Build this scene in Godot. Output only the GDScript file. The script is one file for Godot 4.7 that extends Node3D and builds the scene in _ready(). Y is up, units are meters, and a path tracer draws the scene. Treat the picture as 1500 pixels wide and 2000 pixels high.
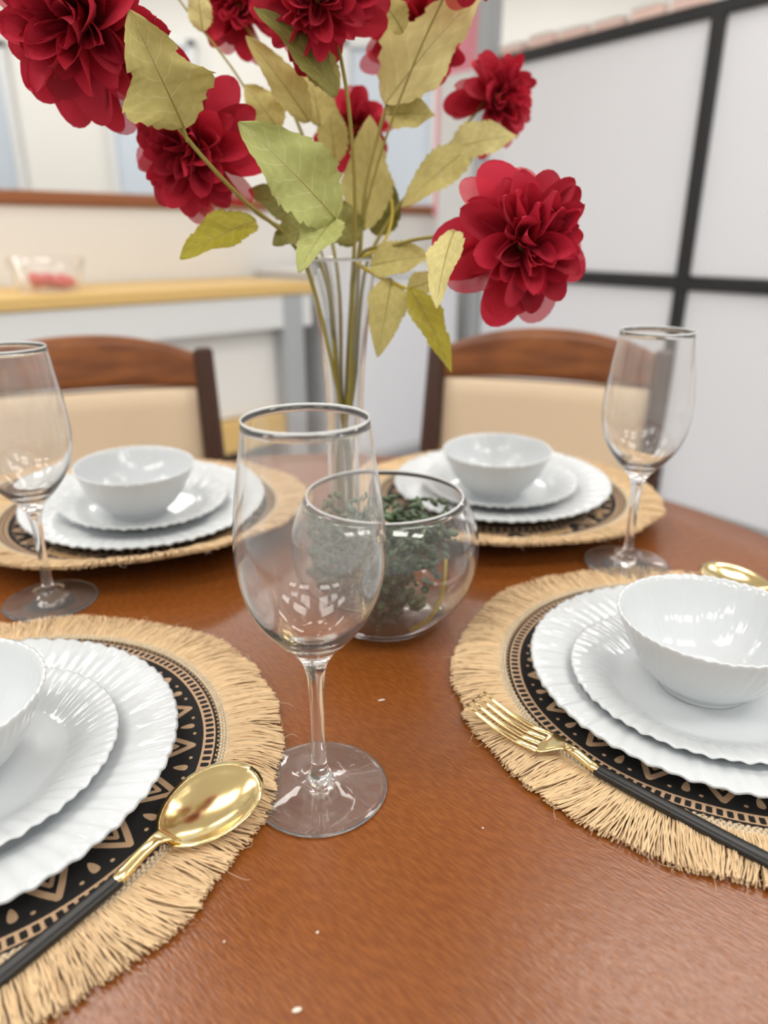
extends Node3D

const T := 0.76            # height of the table top
const EYE := 1.06          # height of the lens
const FOCAL := 1400.0      # focal length in pixels of the 1500 x 2000 frame
const PITCH := 0.36826     # 21.1 degrees downwards

var rng := RandomNumberGenerator.new()
var M := {}
var used := {}


func _ready() -> void:
	rng.seed = 7
	# ---- camera, sky, lights, exposure
	var cam := Camera3D.new()
	cam.name = "camera"
	cam.position = Vector3(0, EYE, 0)
	cam.rotation = Vector3(-PITCH, 0, 0)
	cam.near = 0.02
	cam.far = 60.0
	var lens := CameraAttributesPhysical.new()
	lens.frustum_focal_length = 16.8
	lens.frustum_focus_distance = 0.42
	lens.frustum_near = 0.02
	lens.frustum_far = 60.0
	lens.exposure_aperture = 2.8
	cam.attributes = lens
	add_child(cam)
	cam.current = true
	var env := Environment.new()
	env.background_mode = Environment.BG_COLOR
	env.background_color = Color(0.8, 0.85, 0.9)
	env.tonemap_mode = Environment.TONE_MAPPER_LINEAR
	env.tonemap_exposure = 1.0
	env.sdfgi_enabled = true
	env.ssao_enabled = true
	env.ssil_enabled = true
	var around := WorldEnvironment.new()
	around.name = "world"
	around.environment = env
	add_child(around)
	materials()
	ceiling_lights()
	room()
	background()
	table()
	chairs()
	settings()
	glasses()
	bouquet()
	small_things()


# ---------------------------------------------------------------- helpers
func ray(px: float, py: float) -> Vector3:
	var x := (px - 750.0) / FOCAL
	var y := (1000.0 - py) / FOCAL
	return Vector3(x, y * cos(PITCH) - sin(PITCH), -(cos(PITCH) + y * sin(PITCH)))


func at(px: float, py: float, depth: float) -> Vector3:
	return ray(px, py) * depth + Vector3(0, EYE, 0)


func numbered(called: String) -> String:
	var n: int = used.get(called, 0)
	used[called] = n + 1
	return called if n == 0 else "%s_%03d" % [called, n]


func thing(called: String, label: String, category: String, where := Transform3D(), group := "") -> Node3D:
	var o := Node3D.new()
	o.name = numbered(called)
	o.transform = where
	add_child(o, true)
	return tag(o, label, category, group)


func tag(o: Node3D, label: String, category: String, group := "") -> Node3D:
	o.set_meta("label", label)
	o.set_meta("category", category)
	if group:
		o.set_meta("group", group)
	return o


func obj(called: String, mesh: Mesh, mat: Material, parent: Node = self, where := Transform3D()) -> MeshInstance3D:
	var o := MeshInstance3D.new()
	o.name = numbered(called) if parent == self else called
	o.mesh = mesh
	o.material_override = mat
	o.transform = where
	parent.add_child(o, true)
	return o


func struct(called: String, mesh: Mesh, mat: Material, where := Transform3D(), label := "") -> MeshInstance3D:
	var o := obj(called, mesh, mat, self, where)
	o.set_meta("kind", "structure")
	o.set_meta("label", label)
	o.set_meta("category", called.split("_")[0])
	return o


func dup(o: Node3D, label: String, where: Transform3D) -> Node3D:
	var c: Node3D = o.duplicate()
	c.name = numbered(String(o.name).rstrip("0123456789").trim_suffix("_"))
	add_child(c, true)
	c.transform = where
	c.set_meta("label", label)
	return c


func mat(color: Color, rough := 0.5, metal := 0.0) -> StandardMaterial3D:
	var m := StandardMaterial3D.new()
	m.albedo_color = color
	m.roughness = rough
	m.metallic = metal
	return m


func rgb(r: int, g: int, b: int) -> Color:
	return Color(r / 255.0, g / 255.0, b / 255.0)


# a sheet of nu x nv cells; f(u, v) gives a point; uvf (optional) gives the texture place
func sheet(nu: int, nv: int, f: Callable, uvf = null, st: SurfaceTool = null) -> ArrayMesh:
	var own := st == null
	if own:
		st = SurfaceTool.new()
		st.begin(Mesh.PRIMITIVE_TRIANGLES)
	var pts := []
	var uvs := []
	for j in nv + 1:
		for i in nu + 1:
			var u := float(i) / nu
			var v := float(j) / nv
			pts.append(f.call(u, v))
			uvs.append(uvf.call(u, v) if uvf != null else Vector2(u, v))
	for j in nv:
		for i in nu:
			var a := j * (nu + 1) + i
			var q := [a + 1, a + nu + 2, a + nu + 1, a + 1, a + nu + 1, a]
			for t in 2:
				var p: Vector3 = pts[q[t * 3]]
				var p2: Vector3 = pts[q[t * 3 + 1]]
				var p3: Vector3 = pts[q[t * 3 + 2]]
				if p.is_equal_approx(p2) or p2.is_equal_approx(p3) or p.is_equal_approx(p3):
					continue
				for k in 3:
					st.set_uv(uvs[q[t * 3 + k]])
					st.add_vertex(pts[q[t * 3 + k]])
	if not own:
		return null
	st.generate_normals()
	return st.commit()


# profile: points (radius, height), outside going up, inside going down
func lathe(profile: Array, n := 64, smooth := 4) -> ArrayMesh:
	var p := spline2(profile, smooth) if smooth > 1 else profile
	return sheet(n, p.size() - 1, func(u, v):
		var q: Vector2 = p[roundi(v * (p.size() - 1))]
		return Vector3(q.x * cos(u * TAU), q.y, q.x * sin(u * TAU)))


func spline2(p: Array, k: int) -> Array:
	var out := []
	for i in p.size() - 1:
		var a: Vector2 = p[maxi(i - 1, 0)]
		var b: Vector2 = p[i]
		var c: Vector2 = p[i + 1]
		var d: Vector2 = p[mini(i + 2, p.size() - 1)]
		for j in k:
			var q := b.cubic_interpolate(c, a, d, float(j) / k)
			out.append(Vector2(maxf(q.x, 0.0), q.y))
	out.append(p[-1])
	return out


func spline3(p: Array, k: int) -> Array:
	var out := []
	for i in p.size() - 1:
		for j in k:
			out.append(p[i].cubic_interpolate(p[i + 1], p[maxi(i - 1, 0)], p[mini(i + 2, p.size() - 1)], float(j) / k))
	out.append(p[-1])
	return out


# a tube along points; radius at each is r0 to r1, squash flattens it across its "up"
func tube(points: Array, r0: float, r1: float, sides := 8, k := 4, st: SurfaceTool = null) -> ArrayMesh:
	var p := spline3(points, k) if k > 1 else points
	var n := p.size()
	var frames := []
	var side := Vector3.RIGHT
	for i in n:
		var d: Vector3 = (p[mini(i + 1, n - 1)] - p[maxi(i - 1, 0)]).normalized()
		if i == 0 and absf(d.dot(side)) > 0.8:
			side = Vector3.FORWARD
		side = (side - d * d.dot(side)).normalized()
		frames.append([side, side.cross(d)])
	return sheet(sides, n + 1, func(u, v):
		var i := clampi(roundi(v * (n + 1)) - 1, 0, n - 1)
		var r := lerpf(r0, r1, float(i) / maxi(n - 1, 1))
		if v < 0.5 / (n + 1) or v > 1.0 - 0.5 / (n + 1):
			r = 0.0
		return p[i] + (frames[i][0] * cos(u * TAU) + frames[i][1] * sin(u * TAU)) * r, null, st)


# a box with chamfered edges, into a SurfaceTool
func box_into(st: SurfaceTool, size: Vector3, where := Transform3D(), c := 0.004) -> void:
	var h := size / 2.0
	c = minf(c, minf(h.x, minf(h.y, h.z)) * 0.6)
	var corner := func(sx, sy, sz, axis):
		var p := Vector3(sx * h.x, sy * h.y, sz * h.z)
		for k in 3:
			if k != axis:
				p[k] -= signf(p[k]) * c
		return where * p
	var faces := []
	for axis in 3:
		var a := (axis + 1) % 3
		var b := (axis + 2) % 3
		for s in [-1.0, 1.0]:
			var q := []
			for w in [[-1, -1], [1, -1], [1, 1], [-1, 1]]:
				var g := Vector3.ZERO
				g[axis] = s
				g[a] = w[0]
				g[b] = w[1]
				q.append(corner.call(g.x, g.y, g.z, axis))
			faces.append(q)
	for a in 3:
		for s1 in [-1.0, 1.0]:
			for s2 in [-1.0, 1.0]:
				var b := (a + 1) % 3
				var d := (a + 2) % 3
				var q := []
				for w in [[-1, b], [1, b], [1, d], [-1, d]]:
					var g := Vector3.ZERO
					g[a] = w[0]
					g[b] = s1
					g[d] = s2
					q.append(corner.call(g.x, g.y, g.z, w[1]))
				faces.append(q)
	for sx in [-1.0, 1.0]:
		for sy in [-1.0, 1.0]:
			for sz in [-1.0, 1.0]:
				faces.append([corner.call(sx, sy, sz, 0), corner.call(sx, sy, sz, 1), corner.call(sx, sy, sz, 2)])
	var middle: Vector3 = where.origin
	for q in faces:
		var n: Vector3 = (q[1] - q[0]).cross(q[2] - q[0])
		var mid := Vector3.ZERO
		for p in q:
			mid += p / q.size()
		if n.dot(mid - middle) > 0.0:
			q.reverse()
		for k in q.size() - 2:
			for p in [q[0], q[k + 1], q[k + 2]]:
				st.set_smooth_group(-1)
				st.set_uv(Vector2(p.x + p.z, p.y))
				st.add_vertex(p)


func begin() -> SurfaceTool:
	var st := SurfaceTool.new()
	st.begin(Mesh.PRIMITIVE_TRIANGLES)
	return st


func end(st: SurfaceTool) -> ArrayMesh:
	st.generate_normals()
	return st.commit()


func box(size: Vector3, where := Transform3D(), c := 0.004) -> ArrayMesh:
	var st := begin()
	box_into(st, size, where, c)
	return end(st)


func move(x: float, y: float, z: float) -> Transform3D:
	return Transform3D(Basis(), Vector3(x, y, z))


func turned(where: Vector3, yaw: float) -> Transform3D:
	return Transform3D(Basis(Vector3.UP, yaw), where)


func noise_texture(seed_: int, freq: float, dark: Color, light: Color, size := 512, octaves := 4) -> NoiseTexture2D:
	var n := FastNoiseLite.new()
	n.seed = seed_
	n.frequency = freq
	n.fractal_octaves = octaves
	var t := NoiseTexture2D.new()
	t.width = size
	t.height = size
	t.seamless = true
	t.noise = n
	var g := Gradient.new()
	g.set_color(0, dark)
	g.set_color(1, light)
	t.color_ramp = g
	return t


# ---------------------------------------------------------------- materials
func materials() -> void:
	var glass := mat(Color(1, 1, 1, 0.05), 0.0)
	glass.refraction_enabled = true
	glass.refraction_scale = 0.05
	M.glass = glass
	M.round_glass = glass.duplicate()
	M.round_glass.albedo_color = Color(1, 1, 1, 0.03)
	var lip := mat(Color(0.97, 0.98, 0.98, 0.55), 0.0)
	lip.transparency = BaseMaterial3D.TRANSPARENCY_ALPHA
	M.lip_glass = lip
	M.polished_lip = lip.duplicate()
	M.polished_lip.albedo_color = Color(0.93, 0.95, 0.95, 0.85)
	M.china = mat(rgb(213, 218, 221), 0.08)
	M.china.clearcoat_enabled = true
	M.china.clearcoat = 0.3
	M.gold = mat(rgb(250, 226, 165), 0.14, 1.0)
	M.black = mat(rgb(28, 27, 27), 0.38)
	M.jute = mat(Color.WHITE, 0.9)
	M.jute.vertex_color_use_as_albedo = true
	M.jute.backlight_enabled = true
	M.jute.backlight = Color(0.25, 0.2, 0.13)
	M.cloth_under = mat(rgb(190, 155, 110), 0.95)
	M.print = mat(Color.WHITE, 0.92)
	M.print.albedo_texture = print_texture()
	M.print.detail_enabled = true
	M.print.detail_blend_mode = BaseMaterial3D.BLEND_MODE_MUL
	M.print.detail_uv_layer = BaseMaterial3D.DETAIL_UV_2
	M.print.detail_albedo = weave_texture()
	# wood of the table: fine short grain
	M.table = mat(Color.WHITE, 0.26)
	M.table.albedo_texture = noise_texture(3, 0.02, rgb(114, 60, 19), rgb(147, 86, 36), 1024, 5)
	M.table.uv1_scale = Vector3(4.0, 22.0, 1)
	M.table.metallic_specular = 0.55
	M.table.heightmap_enabled = true
	M.table.heightmap_texture = noise_texture(9, 0.05, Color.BLACK, Color.WHITE, 512, 3)
	M.table.heightmap_scale = 0.012
	M.chair = mat(Color.WHITE, 0.35)
	M.chair.albedo_texture = noise_texture(5, 0.012, rgb(98, 52, 22), rgb(156, 94, 46), 512, 4)
	M.chair.uv1_triplanar = true
	M.chair.uv1_scale = Vector3(1.2, 6.0, 4.0)
	M.chair_dark = mat(rgb(62, 34, 20), 0.4)
	M.pad = mat(rgb(234, 213, 186), 0.9)
	M.pad.albedo_texture = noise_texture(12, 0.25, rgb(225, 220, 210), Color.WHITE, 256, 2)
	M.pad.uv1_triplanar = true
	M.pad.uv1_scale = Vector3(6, 6, 6)
	M.wall = mat(rgb(236, 235, 230), 0.85)
	M.ceiling = mat(rgb(240, 240, 238), 0.9)
	M.floor = mat(rgb(196, 195, 196), 0.35)
	M.cream = mat(rgb(236, 235, 232), 0.8)
	M.cap = mat(rgb(150, 92, 55), 0.5)
	M.yellow_wood = mat(rgb(222, 186, 118), 0.5)
	M.white_paint = mat(rgb(225, 227, 228), 0.5)
	M.grey_paint = mat(rgb(172, 176, 180), 0.55)
	M.panel = mat(rgb(230, 232, 238), 0.45)
	M.bar = mat(rgb(30, 30, 32), 0.5)
	M.pink = mat(rgb(232, 150, 165), 0.7)
	M.blush = mat(rgb(236, 205, 196), 0.7)
	M.red_stuff = mat(rgb(214, 70, 90), 0.6)
	M.pale_blue = mat(rgb(205, 216, 228), 0.4)
	M.clear_plastic = mat(Color(1, 1, 1, 0.08), 0.05)
	M.clear_plastic.transparency = BaseMaterial3D.TRANSPARENCY_ALPHA
	M.petals = []
	for c in [rgb(184, 18, 52), rgb(155, 11, 40), rgb(198, 30, 60), rgb(170, 14, 46)]:
		var p := mat(c, 0.75)
		p.backlight_enabled = true
		p.backlight = Color(0.6, 0.12, 0.18)
		p.rim_enabled = true
		p.rim = 0.25
		p.rim_tint = 0.6
		M.petals.append(p)
	var sheer := mat(Color(rgb(200, 30, 58), 0.8), 0.8)
	sheer.transparency = BaseMaterial3D.TRANSPARENCY_ALPHA
	sheer.backlight_enabled = true
	sheer.backlight = Color(0.5, 0.1, 0.14)
	M.petal_sheer = sheer
	M.leaves = []
	for c in [rgb(190, 178, 108), rgb(170, 174, 104), rgb(172, 162, 48), rgb(128, 124, 58), rgb(204, 192, 128)]:
		M.leaves.append(leaf_material(c))
	M.stem = mat(rgb(150, 138, 62), 0.6)
	M.stem_yellow = mat(rgb(200, 178, 60), 0.6)
	M.calyx = mat(rgb(196, 150, 50), 0.7)
	M.bead = mat(rgb(58, 92, 60), 0.5)
	M.bead_pale = mat(rgb(120, 142, 118), 0.7)


func leaf_material(c: Color) -> StandardMaterial3D:
	var im := Image.create(128, 256, false, Image.FORMAT_RGB8)
	var n := FastNoiseLite.new()
	n.seed = 21
	n.frequency = 0.03
	for y in 256:
		for x in 128:
			var u := absf(x / 63.5 - 1.0)
			var v := y / 255.0
			var s := v * 7.0 - u * 1.6
			var vein := absf(s - floorf(s) - 0.5) * 2.0
			var k := clampf(1.0 - (1.0 - vein) * 9.0, 0.0, 1.0) * (1.0 - u * 0.6)
			k = maxf(k, clampf(1.0 - u * 22.0, 0.0, 1.0))
			var b := 1.0 + n.get_noise_2d(x * 1.5, y) * 0.07
			var q := Color(c.r * b, c.g * b, c.b * b)
			im.set_pixel(x, y, q.lerp(c.lightened(0.5), k * 0.65))
	var m := mat(Color.WHITE, 0.7)
	m.albedo_texture = ImageTexture.create_from_image(im)
	m.backlight_enabled = true
	m.backlight = Color(0.42, 0.42, 0.3)
	return m


func smooth(edge: float, d: float) -> float:   # 1 inside (d < 0)
	return clampf(0.5 - d / edge, 0.0, 1.0)


func to_segment(p: Vector2, a: Vector2, b: Vector2) -> float:
	var t := clampf((p - a).dot(b - a) / (b - a).length_squared(), 0.0, 1.0)
	return p.distance_to(a + (b - a) * t)


# one period of the printed ring; x in mm along the ring (tile 34 wide), y in mm inwards from the edge of the cloth
func print_texture() -> ImageTexture:
	var w := 256
	var h := 640
	var im := Image.create(w, h, false, Image.FORMAT_RGB8)
	var dark := rgb(30, 28, 28)
	var tan_ := rgb(228, 190, 152)
	for j in h:
		var y := (1.0 - (j + 0.5) / h) * 85.0
		for i in w:
			var x := (i + 0.5) / w * 34.0 - 17.0
			var k := 0.0
			if y < 2.2:
				var q := fposmod(x, 3.4) - 1.7
				k = smooth(0.4, Vector2(q, y - 0.4).length() - 0.8)
			elif y < 11.0:
				k = maxf(smooth(0.3, absf(y - 2.9) - 0.5), smooth(0.3, absf(y - 9.0) - 0.8))
				if y < 9.0 and y > 2.9:
					var q2 := absf(fposmod(x, 4.25) - 2.125)
					k = maxf(k, smooth(0.4, 0.85 + 0.6 * pow(absf(y - 5.9) / 3.0, 4.0) * -1.0 + (q2 - 1.3) * -1.0 - 0.85))
			else:
				var p := Vector2(absf(x), y)
				# V with its apex outwards in the middle of the tile
				k = smooth(0.4, to_segment(p, Vector2(0.0, 15.5), Vector2(9.5, 32.0)) - 1.7)
				k = maxf(k, smooth(0.4, to_segment(p, Vector2(0, 25), Vector2(4.0, 32)) - 1.2))
				# teardrop between two V
				var t := Vector2(17.0 - absf(x), y - 19.5)
				k = maxf(k, smooth(0.4, Vector2(t.x * 2.3 * (1.0 + 0.09 * t.y), t.y).length() - 4.4) if t.y > -5.0 else 0.0)
				k = maxf(k, smooth(0.4, Vector2(17.0 - absf(x) - 7.2, y - 15.2).length() - 1.1))
				k = maxf(k, smooth(0.4, absf(y - 36.5) - 1.0))
				if y > 40.0 and y < 50.0:
					var q3 := fposmod(x, 8.5) - 4.25
					k = maxf(k, smooth(0.4, absf(q3) + absf(y - 45.0) * 0.8 - 3.0))
				k = maxf(k, smooth(0.4, absf(y - 53.0) - 1.0))
				if y > 58.0:
					k = maxf(k, smooth(0.4, absf(fposmod(y - 58.0, 9.0) - 4.5) - 1.4))
			im.set_pixel(i, j, dark.lerp(tan_, k))
	return ImageTexture.create_from_image(im)


func weave_texture() -> ImageTexture:
	var im := Image.create(64, 64, false, Image.FORMAT_RGB8)
	for j in 64:
		for i in 64:
			var a := sin(i / 64.0 * TAU * 4.0) * sin(j / 64.0 * TAU * 4.0)
			var b := 0.82 + 0.18 * a + rng.randf() * 0.1 - (0.3 if absf(sin(i / 64.0 * PI * 4.0)) < 0.3 and absf(sin(j / 64.0 * PI * 4.0)) < 0.3 else 0.0)
			im.set_pixel(i, j, Color(b, b, b))
	return ImageTexture.create_from_image(im)


# ---------------------------------------------------------------- lights and room
func ceiling_lights() -> void:
	var glow := mat(Color.WHITE, 0.6)
	glow.emission_enabled = true
	glow.emission = Color(1.0, 0.97, 0.93)
	glow.emission_energy_multiplier = 3.0
	var frame_m := mat(rgb(230, 230, 230), 0.5)
	var face := box(Vector3(1.16, 0.01, 0.56), Transform3D(), 0.002)
	var st := begin()
	for s in [-1, 1]:
		box_into(st, Vector3(1.24, 0.03, 0.04), move(0, 0, s * 0.3))
		box_into(st, Vector3(0.04, 0.03, 0.56), move(s * 0.6, 0, 0))
	var rim := end(st)
	for x in [-2.8, -1.15, 1.15, 2.8]:
		for z in [-5.1, -1.75, 0.3, 2.2]:
			var row: String = {-5.1: "by the far white wall", -1.75: "above the chairs", 0.3: "above the camera", 2.2: "behind the camera"}[z]
			var side: String = {-2.8: "leftmost", -1.15: "inner left", 1.15: "inner right", 2.8: "rightmost"}[x]
			var o := thing("ceiling_light", "white ceiling light panel, %s one of the row %s" % [side, row], "light", move(x, 2.98, z), "ceiling light panels")
			obj("frame", rim, frame_m, o)
			obj("diffuser", face, glow, o, move(0, 0.004, 0))
			var l := AreaLight3D.new()
			l.name = "panel_light"
			l.area_size = Vector2(1.1, 0.5)
			l.light_energy = 1.4
			l.light_color = Color(1.0, 0.99, 0.975)
			l.area_range = 14.0
			l.area_attenuation = 2.0
			l.shadow_enabled = true
			l.transform = Transform3D(Basis(Vector3.RIGHT, -PI / 2), Vector3(0, -0.012, 0))
			o.add_child(l, true)


func room() -> void:
	struct("floor", box(Vector3(11, 0.2, 11), Transform3D(), 0.001), M.floor, move(0, -0.1, -0.8), "pale grey smooth floor of the room")
	struct("ceiling", box(Vector3(11, 0.2, 11), Transform3D(), 0.001), M.ceiling, move(0, 3.11, -0.8), "plain white ceiling of the room")
	struct("wall_back", box(Vector3(11, 3.2, 0.2), Transform3D(), 0.001), M.wall, move(0, 1.5, -6.3), "blurred white far wall of the room")
	struct("wall_front", box(Vector3(11, 3.2, 0.2), Transform3D(), 0.001), M.wall, move(0, 1.5, 4.7), "white wall behind the camera")
	struct("wall_left", box(Vector3(0.2, 3.2, 11), Transform3D(), 0.001), M.wall, move(-5.5, 1.5, -0.8), "white side wall on the left")
	struct("wall_right", box(Vector3(0.2, 3.2, 11), Transform3D(), 0.001), M.wall, move(5.5, 1.5, -0.8), "white side wall on the right")


func background() -> void:
	# left side: a long desk in front of a half-height partition
	var yaw := atan2(0.672, 0.741)
	var b := Basis(Vector3.UP, yaw)   # +x runs along the desk to the right and away, +z faces the camera
	var a := Vector3(-1.2, 0, -2.33)
	var base := Transform3D(b, a)
	struct("wall_partition", box(Vector3(5.2, 1.17, 0.09)), M.cream, base * move(0.1, 0.585, -0.62), "cream half-height partition behind the desk")
	struct("trim_1", box(Vector3(5.24, 0.05, 0.14), Transform3D(), 0.01), M.cap, base * move(0.1, 1.195, -0.62), "brown wooden cap along the cream half-height partition")
	var desk := thing("desk", "long white desk with a yellow wooden top in front of the cream partition", "desk", base)
	obj("desktop", box(Vector3(3.1, 0.045, 0.55), Transform3D(), 0.006), M.yellow_wood, desk, move(-0.3, 0.855, -0.28))
	obj("apron", box(Vector3(3.04, 0.13, 0.03)), M.white_paint, desk, move(-0.3, 0.765, -0.03))
	obj("back_panel", box(Vector3(2.8, 0.36, 0.02)), M.cream, desk, move(-0.3, 0.52, -0.1))
	obj("shelf", box(Vector3(2.9, 0.13, 0.44)), M.yellow_wood, desk, move(-0.3, 0.27, -0.26))
	for x in [-1.75, 1.12]:
		obj("leg", box(Vector3(0.1, 0.83, 0.5)), M.grey_paint, desk, move(x, 0.415, -0.26))
	var cab := thing("cabinet", "plain white cabinet standing at the right end of the yellow-topped desk", "cabinet", base * move(1.72, 0, -0.27))
	obj("body", box(Vector3(0.84, 0.86, 0.5)), M.white_paint, cab, move(0, 0.46, 0))
	obj("plinth", box(Vector3(0.8, 0.03, 0.46)), M.grey_paint, cab, move(0, 0.015, 0))
	obj("door", box(Vector3(0.8, 0.78, 0.02)), M.panel, cab, move(0, 0.46, 0.26))
	obj("top", box(Vector3(0.86, 0.03, 0.54)), M.white_paint, cab, move(0, 0.905, 0.0))
	var boxy := thing("container", "clear plastic container with red contents standing on the yellow desktop", "container", base * move(0.22, 0.878, -0.2))
	obj("tub", lathe([Vector2(0, 0), Vector2(0.1, 0), Vector2(0.13, 0.11), Vector2(0.127, 0.11), Vector2(0.098, 0.004), Vector2(0, 0.004)], 32, 1), M.clear_plastic, boxy)
	var st := begin()
	for i in 24:
		var r := sqrt(rng.randf()) * 0.085
		var t := rng.randf() * TAU
		var s := SphereMesh.new()
		s.radius = 0.02
		s.height = 0.036
		s.radial_segments = 10
		s.rings = 6
		st.append_from(s, 0, move(r * cos(t), 0.022 + rng.randf() * 0.022, r * sin(t)))
	var red := obj("contents", st.commit(), M.red_stuff, boxy)
	red.set_meta("kind", "stuff")
	# far side: pale window panels and posts on the white wall behind the partition
	for i in 3:
		var x: float = [-3.15, -1.75, 0.05][i]
		var w := struct("window_%d" % (i + 1), box(Vector3(0.62, 1.2, 0.04)), M.pale_blue, move(x, 1.75, -6.17), ["pale window in the white far wall, leftmost", "pale window in the white far wall behind the second bloom", "pale window in the white far wall behind the upper leaves"][i])
		var fr := begin()
		for s in [-1, 1]:
			box_into(fr, Vector3(0.05, 1.3, 0.07), move(s * 0.33, 0, 0.02))
			box_into(fr, Vector3(0.71, 0.05, 0.07), move(0, s * 0.62, 0.02))
		obj("window_frame", end(fr), M.white_paint, w)
	# right side: big white panels held between black bars
	var dir := Vector3(-0.6, 0, -0.8)
	var wb := Basis(-dir, Vector3.UP, (-dir).cross(Vector3.UP))   # +x comes towards the camera along the wall
	var wall := Transform3D(wb, Vector3(1.15, 0, -2.86))
	var screen := struct("wall_panelled", box(Vector3(3.7, 1.79, 0.05)), M.white_paint, wall * move(0.35, 0.895, -0.06), "wall of large white panels held between black bars")
	var back := wall.affine_inverse()
	for i in 3:
		for j in 2:
			var x: float = -0.58 + 1.12 * i
			var y: float = [0.445, 1.34][j]
			obj("panel", box(Vector3(1.075, 0.85, 0.02), Transform3D(), 0.004), M.panel, screen, screen.transform.affine_inverse() * wall * move(x, y, -0.022))
	for x in [-0.02, 1.1, 2.2]:
		obj("upright_bar", box(Vector3(0.052, 1.79, 0.05)), M.bar, screen, screen.transform.affine_inverse() * wall * move(x, 0.895, -0.015))
	for y in [0.887, 1.78]:
		obj("cross_bar", box(Vector3(3.4, 0.045, 0.046)), M.bar, screen, screen.transform.affine_inverse() * wall * move(0.5, y, -0.014))
	obj("end_post", box(Vector3(0.06, 2.98, 0.1)), M.grey_paint, screen, screen.transform.affine_inverse() * wall * move(-1.16, 1.49, -0.03))
	var ban := thing("banner", "pink hanging banner left of the grey end post of the panelled wall", "banner", wall * move(-1.42, 1.15, -0.1))
	obj("cloth", box(Vector3(0.36, 1.5, 0.012)), M.pink, ban, move(0, 0.75, 0))
	obj("rail", box(Vector3(0.4, 0.03, 0.03)), M.white_paint, ban, move(0, 1.51, 0))
	obj("foot_pole", box(Vector3(0.03, 1.15, 0.03)), M.white_paint, ban, move(0, -0.575, 0))
	for i in 6:
		var bx := thing("box", ["low blush box on the ledge of the panelled wall, first from the end post", "low blush box on the ledge of the panelled wall, second from the end post", "low blush box on the ledge of the panelled wall, third from the end post", "low blush box on the ledge of the panelled wall, fourth from the end post", "low blush box on the ledge of the panelled wall, fifth from the end post", "low blush box on the ledge of the panelled wall, nearest the black upright bar"][i], "box", wall * move(-1.0 + 0.17 * i, 1.803, -0.03), "blush boxes on the panelled wall")
		var hh := 0.02 + 0.02 * rng.randf()
		obj("body", box(Vector3(0.13, hh, 0.05)), M.blush, bx, move(0, hh / 2, 0))
		obj("lid", box(Vector3(0.136, 0.014, 0.056)), M.cream, bx, move(0, hh + 0.007, 0))


# ---------------------------------------------------------------- table and chairs
func table() -> void:
	var o := thing("dining_table", "round dark brown wooden dining table laid with four place settings", "table", move(-0.055, 0, -0.503))
	var r := 0.515
	var g := Basis(Vector3.UP, deg_to_rad(42))
	var p := spline2([Vector2(0, 0.726), Vector2(0.46, 0.726), Vector2(0.497, 0.728), Vector2(0.511, 0.735), Vector2(r, 0.745), Vector2(0.512, 0.755), Vector2(0.505, 0.76), Vector2(0.45, T), Vector2(0.3, T), Vector2(0.1, T), Vector2(0, T)], 1)
	obj("tabletop", sheet(128, p.size() - 1, func(u, v):
		var q: Vector2 = p[roundi(v * (p.size() - 1))]
		return Vector3(q.x * cos(u * TAU), q.y, q.x * sin(u * TAU)), func(u, v):
		var q: Vector2 = p[roundi(v * (p.size() - 1))]
		var w := g * Vector3(q.x * cos(u * TAU), 0, q.x * sin(u * TAU))
		return Vector2(w.x, w.z)), M.table, o)
	obj("apron", lathe([Vector2(0.39, 0.65), Vector2(0.42, 0.65), Vector2(0.42, 0.728), Vector2(0.39, 0.728), Vector2(0.39, 0.65)], 64, 1), M.chair, o)
	for k in 4:
		var t := k * PI / 2 + 0.5
		obj("leg", tube([Vector3(0.36 * cos(t), 0.72, 0.36 * sin(t)), Vector3(0.37 * cos(t), 0.4, 0.37 * sin(t)), Vector3(0.39 * cos(t), 0.0, 0.39 * sin(t))], 0.036, 0.024, 16, 3), M.chair, o)


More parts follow.
